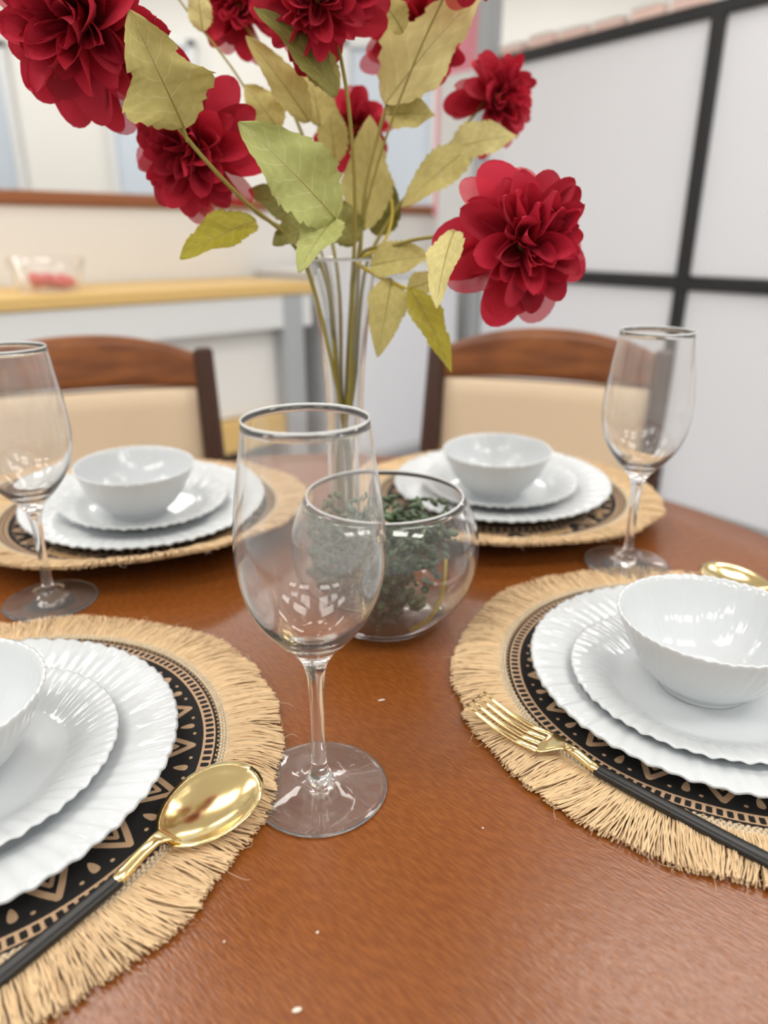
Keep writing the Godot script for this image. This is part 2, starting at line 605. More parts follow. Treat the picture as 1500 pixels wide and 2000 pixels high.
func make_chair(label: String, where: Transform3D) -> Node3D:
	# the chair looks along +z; its back stands at z = 0
	var o := thing("dining_chair", label, "chair", where, "wooden chairs behind the table")
	var half := 0.205
	for s in [-1, 1]:
		var st := begin()
		var pts := [Vector3(s * half, 0.0, -0.02), Vector3(s * half, 0.44, 0.03), Vector3(s * half, 0.66, 0.012), Vector3(s * half, 0.868, -0.035)]
		for i in 3:
			var d: Vector3 = pts[i + 1] - pts[i]
			box_into(st, Vector3(0.034, d.length() + 0.006, 0.04), Transform3D(Basis(Vector3.RIGHT, atan2(d.z, d.y)), (pts[i] + pts[i + 1]) / 2), 0.006)
		obj("back_post", end(st), M.chair_dark, o)
		obj("front_leg", tube([Vector3(s * half, 0.0, 0.4), Vector3(s * half, 0.43, 0.4)], 0.017, 0.022, 12, 1), M.chair_dark, o)
		obj("side_rail", box(Vector3(0.022, 0.05, 0.36)), M.chair, o, move(s * half, 0.42, 0.215))
	# arched crest rail, bowed backwards in the middle
	obj("crest_rail", sheet(24, 20, func(u, v):
		var x: float = (u - 0.5) * 2.0 * (half - 0.012)
		var top: float = 0.899 - 0.042 * pow(absf(x / half), 2.2)
		var low: float = 0.806 + 0.006 * (1.0 - pow(x / half, 2.0))
		var k: float = v * 4.0
		var y: float
		var z: float
		if k < 1.0:
			y = lerpf(low, top, k); z = 0.011
		elif k < 2.0:
			y = top; z = lerpf(0.011, -0.011, k - 1.0)
		elif k < 3.0:
			y = lerpf(top, low, k - 2.0); z = -0.011
		else:
			y = low; z = lerpf(-0.011, 0.011, k - 3.0)
		return Vector3(x, y, z - 0.03 - 0.022 * (1.0 - pow(x / half, 2.0)) - (y - 0.85) * 0.2)), M.chair, o)
	# upholstered pad with a soft front
	obj("back_pad", sheet(28, 28, func(u, v):
		var x: float = (u - 0.5) * 2.0 * (half - 0.018)
		var a: float = v * TAU
		var y: float = 0.66 + 0.145 * clampf(-cos(a) * 1.25, -1.0, 1.0)
		var z: float = 0.026 * clampf(sin(a) * 1.6, -0.7, 1.0) * (1.0 - 0.55 * pow(absf(u - 0.5) * 2.0, 8.0))
		return Vector3(x, y, z + 0.0 - 0.018 * (1.0 - pow(x / half, 2.0)) - (y - 0.62) * 0.13)), M.pad, o)
	obj("seat", sheet(24, 24, func(u, v):
		var a: float = v * TAU
		var x: float = (u - 0.5) * 2.0 * (half + 0.01)
		var z: float = 0.225 + 0.21 * clampf(cos(a) * 1.3, -1.0, 1.0)
		return Vector3(x, 0.465 + 0.028 * clampf(sin(a) * 1.8, -1.0, 1.0) * (1.0 - 0.5 * pow(absf(u - 0.5) * 2.0, 6.0)), z)), M.pad, o)
	obj("front_rail", box(Vector3(2 * half, 0.05, 0.022)), M.chair, o, move(0, 0.42, 0.4))
	obj("back_rail", box(Vector3(2 * half, 0.05, 0.022)), M.chair, o, move(0, 0.42, 0.03))
	obj("stretcher", box(Vector3(2 * half, 0.03, 0.02)), M.chair_dark, o, move(0, 0.2, 0.21))
	return o


func chairs() -> void:
	var c := make_chair("wooden dining chair with beige padded back on the left, behind the left glass", turned(Vector3(-0.505, 0, -1.20), 0.38))
	dup(c, "wooden dining chair with beige padded back on the right, before the white panelled wall", turned(Vector3(0.285, 0, -1.30), -0.38))


# ---------------------------------------------------------------- place settings
func make_mat(warp: float, warp_x: float, warp_z: float) -> Node3D:
	var bent := func(p: Vector3) -> Vector3:
		var r2 := Vector2(p.x, p.z)
		var k: float = clampf(r2.normalized().dot(Vector2(warp_x, warp_z)) * 0.5 + 0.5, 0.0, 1.0)
		return p + Vector3.UP * warp * pow(k, 2.0) * smoothstep(0.105, 0.19, r2.length())
	var o := thing("placemat", "", "placemat", Transform3D(), "round fringed placemats")
	var r := 0.143
	# the printed cloth: a thin disc
	var st := begin()
	st.set_smooth_group(0)
	var n := 200
	var rings := [0.0, 0.03, 0.06, 0.075, 0.09, 0.105, 0.12, 0.13, 0.137, 0.143]
	for j in rings.size() - 1:
		for i in n:
			var q := [[i + 1, j], [i + 1, j + 1], [i, j + 1], [i + 1, j], [i, j + 1], [i, j]]
			q.reverse()
			for e in q:
				var a: float = e[0] * TAU / n
				var rr: float = rings[e[1]]
				var p := Vector3(rr * cos(a), 0.0048 + 0.0004 * sin(a * 9.0) * rr / r, rr * sin(a))
				st.set_uv(Vector2(e[0] * 20.0 / n, clampf((rr - 0.058) / 0.085, 0.0, 0.998)))
				st.set_uv2(Vector2(p.x, p.z) * 160.0)
				st.set_normal(Vector3.UP)
				st.add_vertex(bent.call(p))
	obj("printed_cloth", st.commit(), M.print, o)
	var under := [Vector2(0, 0.0008), Vector2(0.105, 0.0008), Vector2(0.13, 0.0008), Vector2(0.146, 0.0008), Vector2(0.148, 0.0025), Vector2(0.146, 0.004), Vector2(0.13, 0.004), Vector2(0.105, 0.004), Vector2(0, 0.004)]
	obj("backing", sheet(96, 8, func(u, v):
		var q: Vector2 = under[roundi(v * 8)]
		return bent.call(Vector3(q.x * cos(u * TAU), q.y, q.x * sin(u * TAU)))), M.cloth_under, o)
	# braid: two rows of small slanted stitches
	var bead := ArrayMesh.new()
	var pts := PackedVector3Array()
	var nor := PackedVector3Array()
	var col := PackedColorArray()
	var idx := PackedInt32Array()
	for row in 3:
		for i in 300:
			var a := (i + 0.5 * (row % 2)) * TAU / 300.0
			var c := Vector3(cos(a), 0, sin(a)) * (0.1445 + 0.0019 * row) + Vector3(0, 0.0052, 0)
			var out := Vector3(cos(a), 0, sin(a))
			var tan_ := Vector3(-sin(a), 0, cos(a))
			var f := (tan_ + out * (0.5 if row % 2 == 0 else -0.5)).normalized()
			var g := f.cross(Vector3.UP)
			var shade := 0.62 + rng.randf() * 0.12
			blob(pts, nor, col, idx, bent.call(c), f * 0.0019, Vector3.UP * 0.0011, g * 0.00105, Color(shade, shade * 0.83, shade * 0.58))
	obj("braid", surface(pts, nor, col, idx), M.jute, o).set_meta("kind", "stuff")
	# fringe: thousands of threads in clumps
	pts = PackedVector3Array(); nor = PackedVector3Array(); col = PackedColorArray(); idx = PackedInt32Array()
	var noise := FastNoiseLite.new()
	noise.seed = 4
	noise.frequency = 1.0
	var wave := FastNoiseLite.new()
	wave.seed = 11
	wave.frequency = 0.35
	var count := 3600
	for i in count:
		var a := i * TAU / 1800.0 + rng.randf_range(-0.002, 0.002)
		var upper := i % 2
		var clump := noise.get_noise_2d(cos(a) * 14.0, sin(a) * 14.0) * 0.03
		var lean := wave.get_noise_2d(cos(a) * 6.0, sin(a) * 6.0) * 0.12 + clump + rng.randf_range(-0.012, 0.012)
		var long := 0.035 + wave.get_noise_2d(cos(a) * 5.0 + 40.0, sin(a) * 5.0) * 0.006 + rng.randf_range(-0.0018, 0.0012)
		var rise := 0.0022 * absf(noise.get_noise_2d(cos(a) * 10.0 + 9.0, sin(a) * 10.0)) + 0.0004
		var line := []
		for k in 6:
			var t := k / 5.0
			var rr := 0.1475 + long * t
			var aa := a + lean * t * t * 0.9 + 0.004 * sin(t * 7.0 + i)
			var y := lerpf(0.0048 if upper else 0.0026, 0.0036 if upper else 0.0012, t) + rise * sin(t * PI) * (1.0 + upper) + rng.randf() * 0.0006
			line.append(bent.call(Vector3(rr * cos(aa), y, rr * sin(aa))))
		var s := rng.randf_range(0.64, 0.88)
		strand(pts, nor, col, idx, line, 0.00052, 0.00042, Color(s, s * 0.72, s * 0.42))
	obj("fringe", surface(pts, nor, col, idx), M.jute, o).set_meta("kind", "stuff")
	# loose fibres standing off the edge
	pts = PackedVector3Array(); nor = PackedVector3Array(); col = PackedColorArray(); idx = PackedInt32Array()
	for i in 160:
		var a := rng.randf() * TAU
		var p := Vector3(cos(a), 0, sin(a)) * rng.randf_range(0.168, 0.182) + Vector3(0, 0.0025, 0)
		var d := Vector3(cos(a + rng.randf_range(-1.2, 1.2)), rng.randf_range(0.0, 0.5), sin(a + rng.randf_range(-1.2, 1.2)))
		var line := []
		var curl := rng.randf_range(-0.9, 0.9)
		for k in 7:
			line.append(bent.call(p))
			p += d.normalized() * rng.randf_range(0.0012, 0.003)
			p.y = maxf(p.y, 0.0006)
			d = d.rotated(Vector3.UP, curl)
			d.y -= 0.15
		strand(pts, nor, col, idx, line, 0.00013, 0.0001, Color(0.7, 0.56, 0.4))
	obj("loose_fibre", surface(pts, nor, col, idx), M.jute, o).set_meta("kind", "stuff")
	return o


func blob(pts: PackedVector3Array, nor: PackedVector3Array, col: PackedColorArray, idx: PackedInt32Array, c: Vector3, ax: Vector3, ay: Vector3, az: Vector3, tint: Color) -> void:
	var first := pts.size()
	for j in 4:
		for i in 6:
			var th := PI * (j / 3.0)
			var ph := TAU * i / 6.0
			var d := Vector3(cos(th), sin(th) * cos(ph), sin(th) * sin(ph))
			pts.append(c + ax * d.x + ay * d.y + az * d.z)
			nor.append((ax.normalized() * d.x + ay.normalized() * d.y + az.normalized() * d.z).normalized())
			col.append(tint)
	for j in 3:
		for i in 6:
			var p := first + j * 6 + i
			var q := first + j * 6 + (i + 1) % 6
			idx.append_array([p, q, p + 6, q, q + 6, p + 6])


func strand(pts: PackedVector3Array, nor: PackedVector3Array, col: PackedColorArray, idx: PackedInt32Array, line: Array, r0: float, r1: float, tint: Color) -> void:
	var first := pts.size()
	var n := line.size()
	for k in n:
		var d: Vector3 = (line[mini(k + 1, n - 1)] - line[maxi(k - 1, 0)]).normalized()
		var s := d.cross(Vector3.UP).normalized()
		var u := s.cross(d)
		var r := lerpf(r0, r1, float(k) / (n - 1))
		for e in 4:
			var t := e * PI / 2 + PI / 4
			var w := s * cos(t) + u * sin(t)
			pts.append(line[k] + w * r)
			nor.append(w)
			col.append(tint)
	for k in n - 1:
		for e in 4:
			var p := first + k * 4 + e
			var q := first + k * 4 + (e + 1) % 4
			idx.append_array([p, q, p + 4, q, q + 4, p + 4])


func surface(pts: PackedVector3Array, nor: PackedVector3Array, col: PackedColorArray, idx: PackedInt32Array) -> ArrayMesh:
	var a := []
	a.resize(Mesh.ARRAY_MAX)
	a[Mesh.ARRAY_VERTEX] = pts
	a[Mesh.ARRAY_NORMAL] = nor
	a[Mesh.ARRAY_COLOR] = col
	a[Mesh.ARRAY_INDEX] = idx
	var m := ArrayMesh.new()
	m.add_surface_from_arrays(Mesh.PRIMITIVE_TRIANGLES, a)
	return m


# pressed opal glass: a lathe whose rim is fluted with slanting ribs and ends in scallops
func fluted(profile: Array, n: int, from_r: float, to_r: float, amp: float, slant: float, k := 2) -> ArrayMesh:
	var p := spline2(profile, k)
	return sheet(n * 6, p.size() - 1, func(u, v):
		var q: Vector2 = p[roundi(v * (p.size() - 1))]
		var w: float = clampf((q.x - from_r) / (to_r - from_r), 0.0, 1.0)
		var a: float = u * TAU
		var s: float = sin(n * a + slant * w * 6.0)
		var s2: float = sin(n * 0.5 * a + slant * w * 5.0 + 1.0)
		var rr: float = q.x * (1.0 + 0.006 * w * w * w * absf(sin(n * 0.5 * a + slant * 3.0)))
		return Vector3(rr * cos(a), q.y + amp * w * (s + 0.6 * s2) * (1.0 - 0.3 * w), rr * sin(a)))


func settings() -> void:
	# places: [centre x, centre z, lift, axis of tilt, tilt, yaw]
	var L := turned(Vector3(-0.2445, T, -0.3445), 0.3)
	var R := turned(Vector3(0.2325, T, -0.4356), 1.7)
	var BL := Transform3D(Basis(Vector3(0.8, 0, -0.6).normalized(), 0.05), Vector3(-0.268, T + 0.0095, -0.740))
	var BR := Transform3D(Basis(Vector3(0.92, 0, 0.38).normalized(), 0.04), Vector3(0.136, T + 0.008, -0.80))
	var m := make_mat(0.0, 1.0, 0.0)
	m.transform = L
	m.set_meta("label", "round black printed placemat with jute fringe under the gold spoon, front left")
	dup(m, "round black printed placemat with jute fringe under the gold fork, front right", R)
	for k in 2:
		var far := make_mat([0.034, 0.026][k], [0.45, -0.1][k], [0.89, 0.99][k])
		far.transform = [BL, BR][k]
		far.set_meta("label", ["round jute fringed placemat lifted off the table at its edge, before the left chair", "round jute fringed placemat at the far side before the right chair"][k])
	var where := [L, R, BL, BR]
	var which := ["front left beside the gold spoon", "front right beside the gold fork", "far left before the left chair", "far right before the right chair"]
	var dinner := fluted([Vector2(0, 0.0032), Vector2(0.04, 0.0032), Vector2(0.07, 0.0034), Vector2(0.082, 0.0048), Vector2(0.092, 0.0085), Vector2(0.108, 0.0130), Vector2(0.1252, 0.0162), Vector2(0.1262, 0.0172), Vector2(0.125, 0.0180), Vector2(0.108, 0.0156), Vector2(0.093, 0.0116), Vector2(0.083, 0.0076), Vector2(0.073, 0.0062), Vector2(0.04, 0.006), Vector2(0, 0.006)].map(func(q): return Vector2(q.x, q.y - 0.0032)), 70, 0.086, 0.125, 0.0010, 0.6)
	var side := fluted([Vector2(0, 0.0), Vector2(0.03, 0.0), Vector2(0.052, 0.0004), Vector2(0.06, 0.0022), Vector2(0.068, 0.0066), Vector2(0.077, 0.0106), Vector2(0.0870, 0.0136), Vector2(0.088, 0.0146), Vector2(0.0868, 0.0153), Vector2(0.077, 0.0131), Vector2(0.068, 0.0096), Vector2(0.06, 0.0052), Vector2(0.053, 0.0034), Vector2(0.03, 0.003), Vector2(0, 0.003)], 56, 0.058, 0.0868, 0.0010, 0.6)
	var bowl := fluted([Vector2(0, 0.0), Vector2(0.026, 0.0), Vector2(0.0285, 0.001), Vector2(0.03, 0.004), Vector2(0.04, 0.013), Vector2(0.0505, 0.028), Vector2(0.0575, 0.044), Vector2(0.0612, 0.0525), Vector2(0.0608, 0.0538), Vector2(0.0592, 0.0532), Vector2(0.0552, 0.044), Vector2(0.0478, 0.029), Vector2(0.0375, 0.0155), Vector2(0.026, 0.007), Vector2(0, 0.005)], 56, 0.036, 0.061, 0.0005, 0.8)
	for i in 4:
		var w: Transform3D = where[i]
		var off: Array = [[-0.0065, 0.008, -0.001, 0.0115, -0.007, 0.016], [-0.001, 0.009, -0.0150, 0.0225, -0.014, 0.0175], [0.002, -0.006, 0.004, -0.004, 0.002, 0.012], [0.004, -0.016, 0.002, -0.008, -0.006, 0.010]][i]
		var put := func(k: int, y: float, yaw: float) -> Transform3D:
			return Transform3D(w.basis, w.origin + Vector3(off[k * 2], 0, off[k * 2 + 1]) + w.basis.y * (y - (w.basis.y.x * off[k * 2] + w.basis.y.z * off[k * 2 + 1]))) * turned(Vector3.ZERO, yaw)
		var a := thing("dinner_plate", "large white scalloped dinner plate, " + which[i], "plate", put.call(0, 0.0056, 0.0), "white dinner plates")
		obj("plate", dinner, M.china, a)
		var b := thing("side_plate", "smaller white fluted plate between dinner plate and bowl, " + which[i], "plate", put.call(1, 0.0087, 1.0 + i), "white side plates")
		obj("plate", side, M.china, b)
		var c := thing("bowl", "white fluted bowl on two plates, " + which[i], "bowl", put.call(2, 0.012, 2.0 + i), "white bowls")
		obj("bowl_body", bowl, M.china, c)
	cutlery()


func aimed(j: Vector3, tip: Vector3) -> Transform3D:   # local +x runs from j to the tip, +y stays upwards
	var x := (tip - j).normalized()
	var z := x.cross(Vector3.UP).normalized()
	return Transform3D(Basis(x, z.cross(x), z), j)


func bar_shape(stations: Array) -> ArrayMesh:   # [x, y, half width, half thickness] along +x
	var n := stations.size()
	return sheet(14, n + 1, func(u, v):
		var i := clampi(roundi(v * (n + 1)) - 1, 0, n - 1)
		var s: Array = stations[i]
		var k := 0.0 if v < 0.5 / (n + 1) or v > 1.0 - 0.5 / (n + 1) else 1.0
		var a: float = u * TAU
		return Vector3(s[0], s[1] + k * s[3] * signf(sin(a)) * pow(absf(sin(a)), 0.7), k * s[2] * signf(cos(a)) * pow(absf(cos(a)), 0.7)))


func make_spoon(label: String, where: Transform3D) -> Node3D:
	var o := thing("spoon", label, "spoon", where, "gold spoons")
	obj("bowl", sheet(40, 20, func(u, v):
		var a: float = u * TAU
		var k: float = v * 2.0
		var rho: float = k if k <= 1.0 else 2.0 - k
		var x: float = cos(a)
		var half: float = sin(a) * (0.0250 + 0.0022 * x)
		var depth: float = -0.0075 * (1.0 - pow(rho, 2.2))
		return Vector3(0.0575 + 0.0315 * x * rho, 0.0035 + depth + (0.0 if k > 1.0 else -0.0011) + 0.0018 * x * rho, half * rho)), M.gold, o)
	obj("neck", bar_shape([[-0.004, 0.0, 0.0036, 0.0022], [0.004, 0.0015, 0.0034, 0.0021], [0.014, 0.0045, 0.0032, 0.0019], [0.022, 0.006, 0.0036, 0.0014], [0.027, 0.005, 0.0056, 0.001], [0.032, 0.0015, 0.0078, 0.0006]]), M.gold, o)
	obj("handle", bar_shape([[-0.125, 0.0, 0.003, 0.0018], [-0.122, 0.0, 0.0048, 0.0026], [-0.08, -0.0008, 0.0044, 0.0027], [-0.03, -0.0005, 0.0042, 0.0027], [-0.002, 0.0, 0.004, 0.0026], [0.0, 0.0, 0.0038, 0.0025]]), M.black, o)
	return o


func make_fork(label: String, where: Transform3D) -> Node3D:
	var o := thing("fork", label, "fork", where, "gold forks")
	for k in 4:
		var z := (k - 1.5) * 0.0062
		obj("tine", bar_shape([[0.034, 0.0001, 0.0024, 0.0009], [0.05, -0.0012, 0.0022, 0.0009], [0.065, 0.0000, 0.0019, 0.0008], [0.078, 0.0030, 0.0016, 0.0007], [0.087, 0.0062, 0.0010, 0.0005]].map(func(s): return [s[0], s[1], s[2], s[3]])), M.gold, o, move(0, 0, z))
	obj("head", sheet(22, 12, func(u, v):
		var a: float = v * TAU
		var x: float = lerpf(0.018, 0.036, u)
		var w: float = lerpf(0.0034, 0.0115, smoothstep(0.0, 0.85, u))
		return Vector3(x, 0.0052 - 0.0052 * smoothstep(0.0, 1.0, u) + 0.001 * sin(a), w * cos(a) )), M.gold, o)
	obj("neck", bar_shape([[-0.004, 0.0, 0.0036, 0.0022], [0.004, 0.0015, 0.0032, 0.002], [0.012, 0.0042, 0.003, 0.0018], [0.02, 0.0053, 0.0036, 0.0013]]), M.gold, o)
	obj("handle", bar_shape([[-0.125, 0.0, 0.003, 0.0018], [-0.122, 0.0, 0.0048, 0.0026], [-0.08, -0.0008, 0.0044, 0.0027], [-0.03, -0.0005, 0.0042, 0.0027], [-0.002, 0.0, 0.004, 0.0026], [0.0, 0.0, 0.0038, 0.0025]]), M.black, o)
	return o


func cutlery() -> void:
	var s := make_spoon("gold spoon with black handle on the front left placemat, bowl by the wine glass foot", aimed(Vector3(-0.128, T + 0.0098, -0.259), Vector3(-0.080, T + 0.0118, -0.3255)))
	make_fork("gold fork with black handle on the front right placemat below the plates", aimed(Vector3(0.1238, T + 0.0092, -0.3363), Vector3(0.060, T + 0.0100, -0.396)))
	dup(s, "gold spoon mostly hidden behind the bowl of the front right placemat", aimed(Vector3(0.352, T + 0.0098, -0.535), Vector3(0.299, T + 0.011, -0.602)))


# ---------------------------------------------------------------- glassware
func glasses() -> void:
	# one solid of glass from foot to rim; a bead of polished glass runs round the lip
	var outer := [Vector2(0, 0.0), Vector2(0.02, 0.0003), Vector2(0.036, 0.0), Vector2(0.0384, 0.0008), Vector2(0.0380, 0.0017), Vector2(0.027, 0.0036), Vector2(0.014, 0.0068), Vector2(0.0072, 0.0105), Vector2(0.0048, 0.016), Vector2(0.0042, 0.028), Vector2(0.0038, 0.045), Vector2(0.0040, 0.062), Vector2(0.0050, 0.077), Vector2(0.0076, 0.0865), Vector2(0.0130, 0.0945), Vector2(0.0215, 0.1035), Vector2(0.0300, 0.1155), Vector2(0.0358, 0.1300), Vector2(0.0384, 0.1465), Vector2(0.0380, 0.1640), Vector2(0.0358, 0.1830), Vector2(0.0328, 0.2030), Vector2(0.0304, 0.2195)]
	var inner := [Vector2(0.03005, 0.2195), Vector2(0.0324, 0.2030), Vector2(0.0353, 0.1830), Vector2(0.0374, 0.1640), Vector2(0.0377, 0.1465), Vector2(0.0350, 0.1305), Vector2(0.0290, 0.1166), Vector2(0.0200, 0.1058), Vector2(0.0100, 0.0990), Vector2(0.0, 0.0966)]
	var whole := lathe(spline2(outer, 3) + spline2(inner, 3), 96, 1)
	var lip := ring(0.03024, 0.2194, 0.0004, 2.0)
	var a := thing("wine_glass", "clear empty wine glass nearest the camera, beside the gold spoon", "glass", move(-0.0372, T, -0.332), "clear wine glasses")
	obj("cup_and_stem", whole, M.glass, a)
	obj("rim", lip, M.polished_lip, a)
	dup(a, "clear empty wine glass at the left edge, behind the front left placemat", move(-0.293, T, -0.560))
	dup(a, "clear empty wine glass on the right, behind the front right placemat", move(0.234, T + 0.0045, -0.628))
	# round fish-bowl vase
	var out := []
	var inn := []
	var rad := 0.0765
	for i in 24:
		var t := lerpf(-0.98, 0.62, i / 23.0)
		out.append(Vector2(rad * cos(t), 0.0635 + rad * sin(t)))
	var b := thing("glass_bowl", "round clear glass bowl holding dark green artificial succulents behind the wine glass", "vase", move(0.0005, T, -0.535))
	for i in 24:
		var t := lerpf(0.62, -0.85, i / 23.0)
		var wall := 0.0013
		inn.append(Vector2((rad - wall) * cos(t), 0.0638 + (rad - wall) * sin(t)))
	inn.append_array([Vector2(0.040, 0.0082), Vector2(0.02, 0.0074), Vector2(0, 0.0072)])
	obj("glass", lathe([Vector2(0, 0.0012), Vector2(0.030, 0.0008), Vector2(0.040, 0.0)] + out + inn, 96, 1), M.round_glass, b)
	obj("rim", ring(0.0619, 0.1082, 0.0010), M.lip_glass, b)
	greenery(Vector3(0.0005, T, -0.535))
	# tall trumpet vase with the flowers
	var v := thing("flower_vase", "tall slim clear glass trumpet vase holding red artificial flowers", "vase", move(-0.0365, T, -0.66))
	obj("glass", lathe([Vector2(0, 0.0005), Vector2(0.03, 0), Vector2(0.037, 0.002), Vector2(0.036, 0.006), Vector2(0.026, 0.016), Vector2(0.0188, 0.034), Vector2(0.0168, 0.07), Vector2(0.0166, 0.12), Vector2(0.0176, 0.17), Vector2(0.0218, 0.22), Vector2(0.0275, 0.262), Vector2(0.030, 0.280), Vector2(0.0299, 0.280), Vector2(0.0260, 0.261), Vector2(0.0200, 0.22), Vector2(0.0156, 0.17), Vector2(0.0143, 0.12), Vector2(0.0144, 0.07), Vector2(0.0152, 0.036), Vector2(0.012, 0.0265), Vector2(0, 0.025)], 64, 3), M.glass, v)
	obj("rim", ring(0.030, 0.2805, 0.0008), M.lip_glass, v)


func ring(r: float, y: float, thick: float, tall := 1.0) -> ArrayMesh:
	return sheet(96, 8, func(u, v):
		var q := r + thick * cos(v * TAU)
		return Vector3(q * cos(u * TAU), y + thick * tall * sin(v * TAU), q * sin(u * TAU)))


func greenery(where: Vector3) -> void:
	var o := thing("succulent_sprig", "dark green artificial succulent sprig of bead leaves with yellow stem inside the glass bowl", "plant", Transform3D(Basis(), where))
	for part in 2:
		var pts := PackedVector3Array()
		var nor := PackedVector3Array()
		var col := PackedColorArray()
		var idx := PackedInt32Array()
		var n := 620 if part == 0 else 360
		for i in n:
			var p: Vector3
			for attempt in 40:
				if part == 0:
					p = Vector3(rng.randf_range(-0.06, 0.04), rng.randf_range(0.012, 0.075), rng.randf_range(-0.05, 0.055))
				else:
					p = Vector3(rng.randf_range(-0.062, 0.056), rng.randf_range(0.062, 0.094), rng.randf_range(-0.05, 0.045))
				var q := p - Vector3(0, 0.0635, 0)
				if q.length() < 0.069 and (p.x < 0.012 + (p.y - 0.01) * 0.62):
					break
			var d := Vector3(rng.randf_range(-1, 1), rng.randf_range(-1, 1), rng.randf_range(-1, 1)).normalized()
			var e := d.cross(Vector3(0.3, 0.7, 0.2)).normalized()
			var f := d.cross(e)
			var s := rng.randf_range(0.6, 1.25)
			if part == 0:
				blob(pts, nor, col, idx, p, d * 0.0042 * s, e * 0.0034 * s, f * 0.0034 * s, Color(0.042, 0.075, 0.026) * rng.randf_range(0.7, 1.5))
			else:
				blob(pts, nor, col, idx, p, d * 0.0058 * s, e * 0.0015 * s, f * 0.0030 * s, Color(0.10, 0.14, 0.08) * rng.randf_range(0.7, 1.6))
		obj("bead_leaves" if part == 0 else "crown_leaves", surface(pts, nor, col, idx), leafy(), o).set_meta("kind", "stuff")
	obj("stalk", tube([Vector3(0.020, 0.012, 0.045), Vector3(0.034, 0.025, 0.050), Vector3(0.044, 0.045, 0.046), Vector3(0.047, 0.068, 0.034)], 0.0016, 0.0012, 8, 4), M.stem_yellow, o)


func leafy() -> StandardMaterial3D:
	if not M.has("leafy"):
		M.leafy = mat(Color.WHITE, 0.45)
		M.leafy.vertex_color_use_as_albedo = true
	return M.leafy


# ---------------------------------------------------------------- flowers
func petal_meshes() -> Array:
	var list := []
	# [width, cup, curl back at the tip, fold]
	for q in [[0.25, 0.35, -0.10, 0.1], [0.22, 0.6, 0.06, 0.35], [0.20, 0.9, 0.12, 0.7], [0.27, 0.3, -0.20, 0.15], [0.23, 0.55, -0.16, 0.5]]:
		list.append(sheet(6, 8, func(u, vv):
			var v: float = 1.0 - (1.0 - vv) * (1.0 - vv)
			var t: float = u * 2.0 - 1.0
			var w: float = q[0] * (0.22 + 0.78 * sin(minf(v * 1.55, 1.0) * PI * 0.5)) * sqrt(maxf(1.0 - pow(maxf(v - 0.5, 0.0) / 0.5, 2.6), 0.0) + 0.0004)
			var x: float = t * w
			var z: float = q[1] * x * x / q[0] * (1.3 - 0.3 * v) + q[2] * v * v + q[3] * 0.12 * absf(t) * v + 0.018 * sin(v * 9.0 + t * 3.0)
			return Vector3(x * (1.0 - 0.25 * q[3]), v, z)))
	return list


var petals := []


func bloom(parent: Node3D, centre: Vector3, facing: Vector3, size: float, seed_: int, count := 64, open := 1.0) -> void:
	if petals.is_empty():
		petals = petal_meshes()
	var r := RandomNumberGenerator.new()
	r.seed = seed_
	var up := facing.normalized()
	var side := up.cross(Vector3(0.2, 0.9, 0.35)).normalized()
	var fore := side.cross(up)
	var frame := Transform3D(Basis(side, up, fore), centre)
	var core := obj("bloom", lathe([Vector2(0, -0.016), Vector2(0.0035, -0.015), Vector2(0.006, -0.008), Vector2(0.009, -0.002), Vector2(0.008, 0.004), Vector2(0.004, 0.008), Vector2(0, 0.009)], 14, 2), M.calyx, parent, frame)
	for i in count:
		var t := float(i) / (count - 1)      # 0 outermost, 1 innermost
		var a := i * 2.39996 + r.randf_range(-0.35, 0.35)
		var polar := lerpf(1.85, 0.30, pow(t, 0.85)) * open + r.randf_range(-0.19, 0.19)
		var long := size * lerpf(1.0, 0.62, t) * r.randf_range(0.82, 1.12)
		var out := Vector3(cos(a), 0, sin(a))
		var d := (Vector3.UP * cos(polar) + out * sin(polar)).normalized()
		var n := (Vector3.UP * sin(polar) - out * cos(polar)).normalized()
		var x := d.cross(n).normalized()
		var twist := r.randf_range(-0.3, 0.3) * (1.0 if t < 0.45 else 2.6)
		x = x.rotated(d, twist)
		n = n.rotated(d, twist)
		var k := r.randi() % 5
		if t > 0.6:
			k = [1, 2, 4][r.randi() % 3]
		elif t < 0.25:
			k = [0, 3, 4][r.randi() % 3]
		var wide := long * r.randf_range(0.95, 1.2)
		var base := Vector3(0, lerpf(-0.004, 0.006, t), 0) + out * 0.003
		var m: Material = M.petals[r.randi() % 4]
		if t < 0.3 and r.randf() < 0.4:
			m = M.petal_sheer
		obj("petal", petals[k], m, core, Transform3D(Basis(x * wide, d * long, n * long), base))


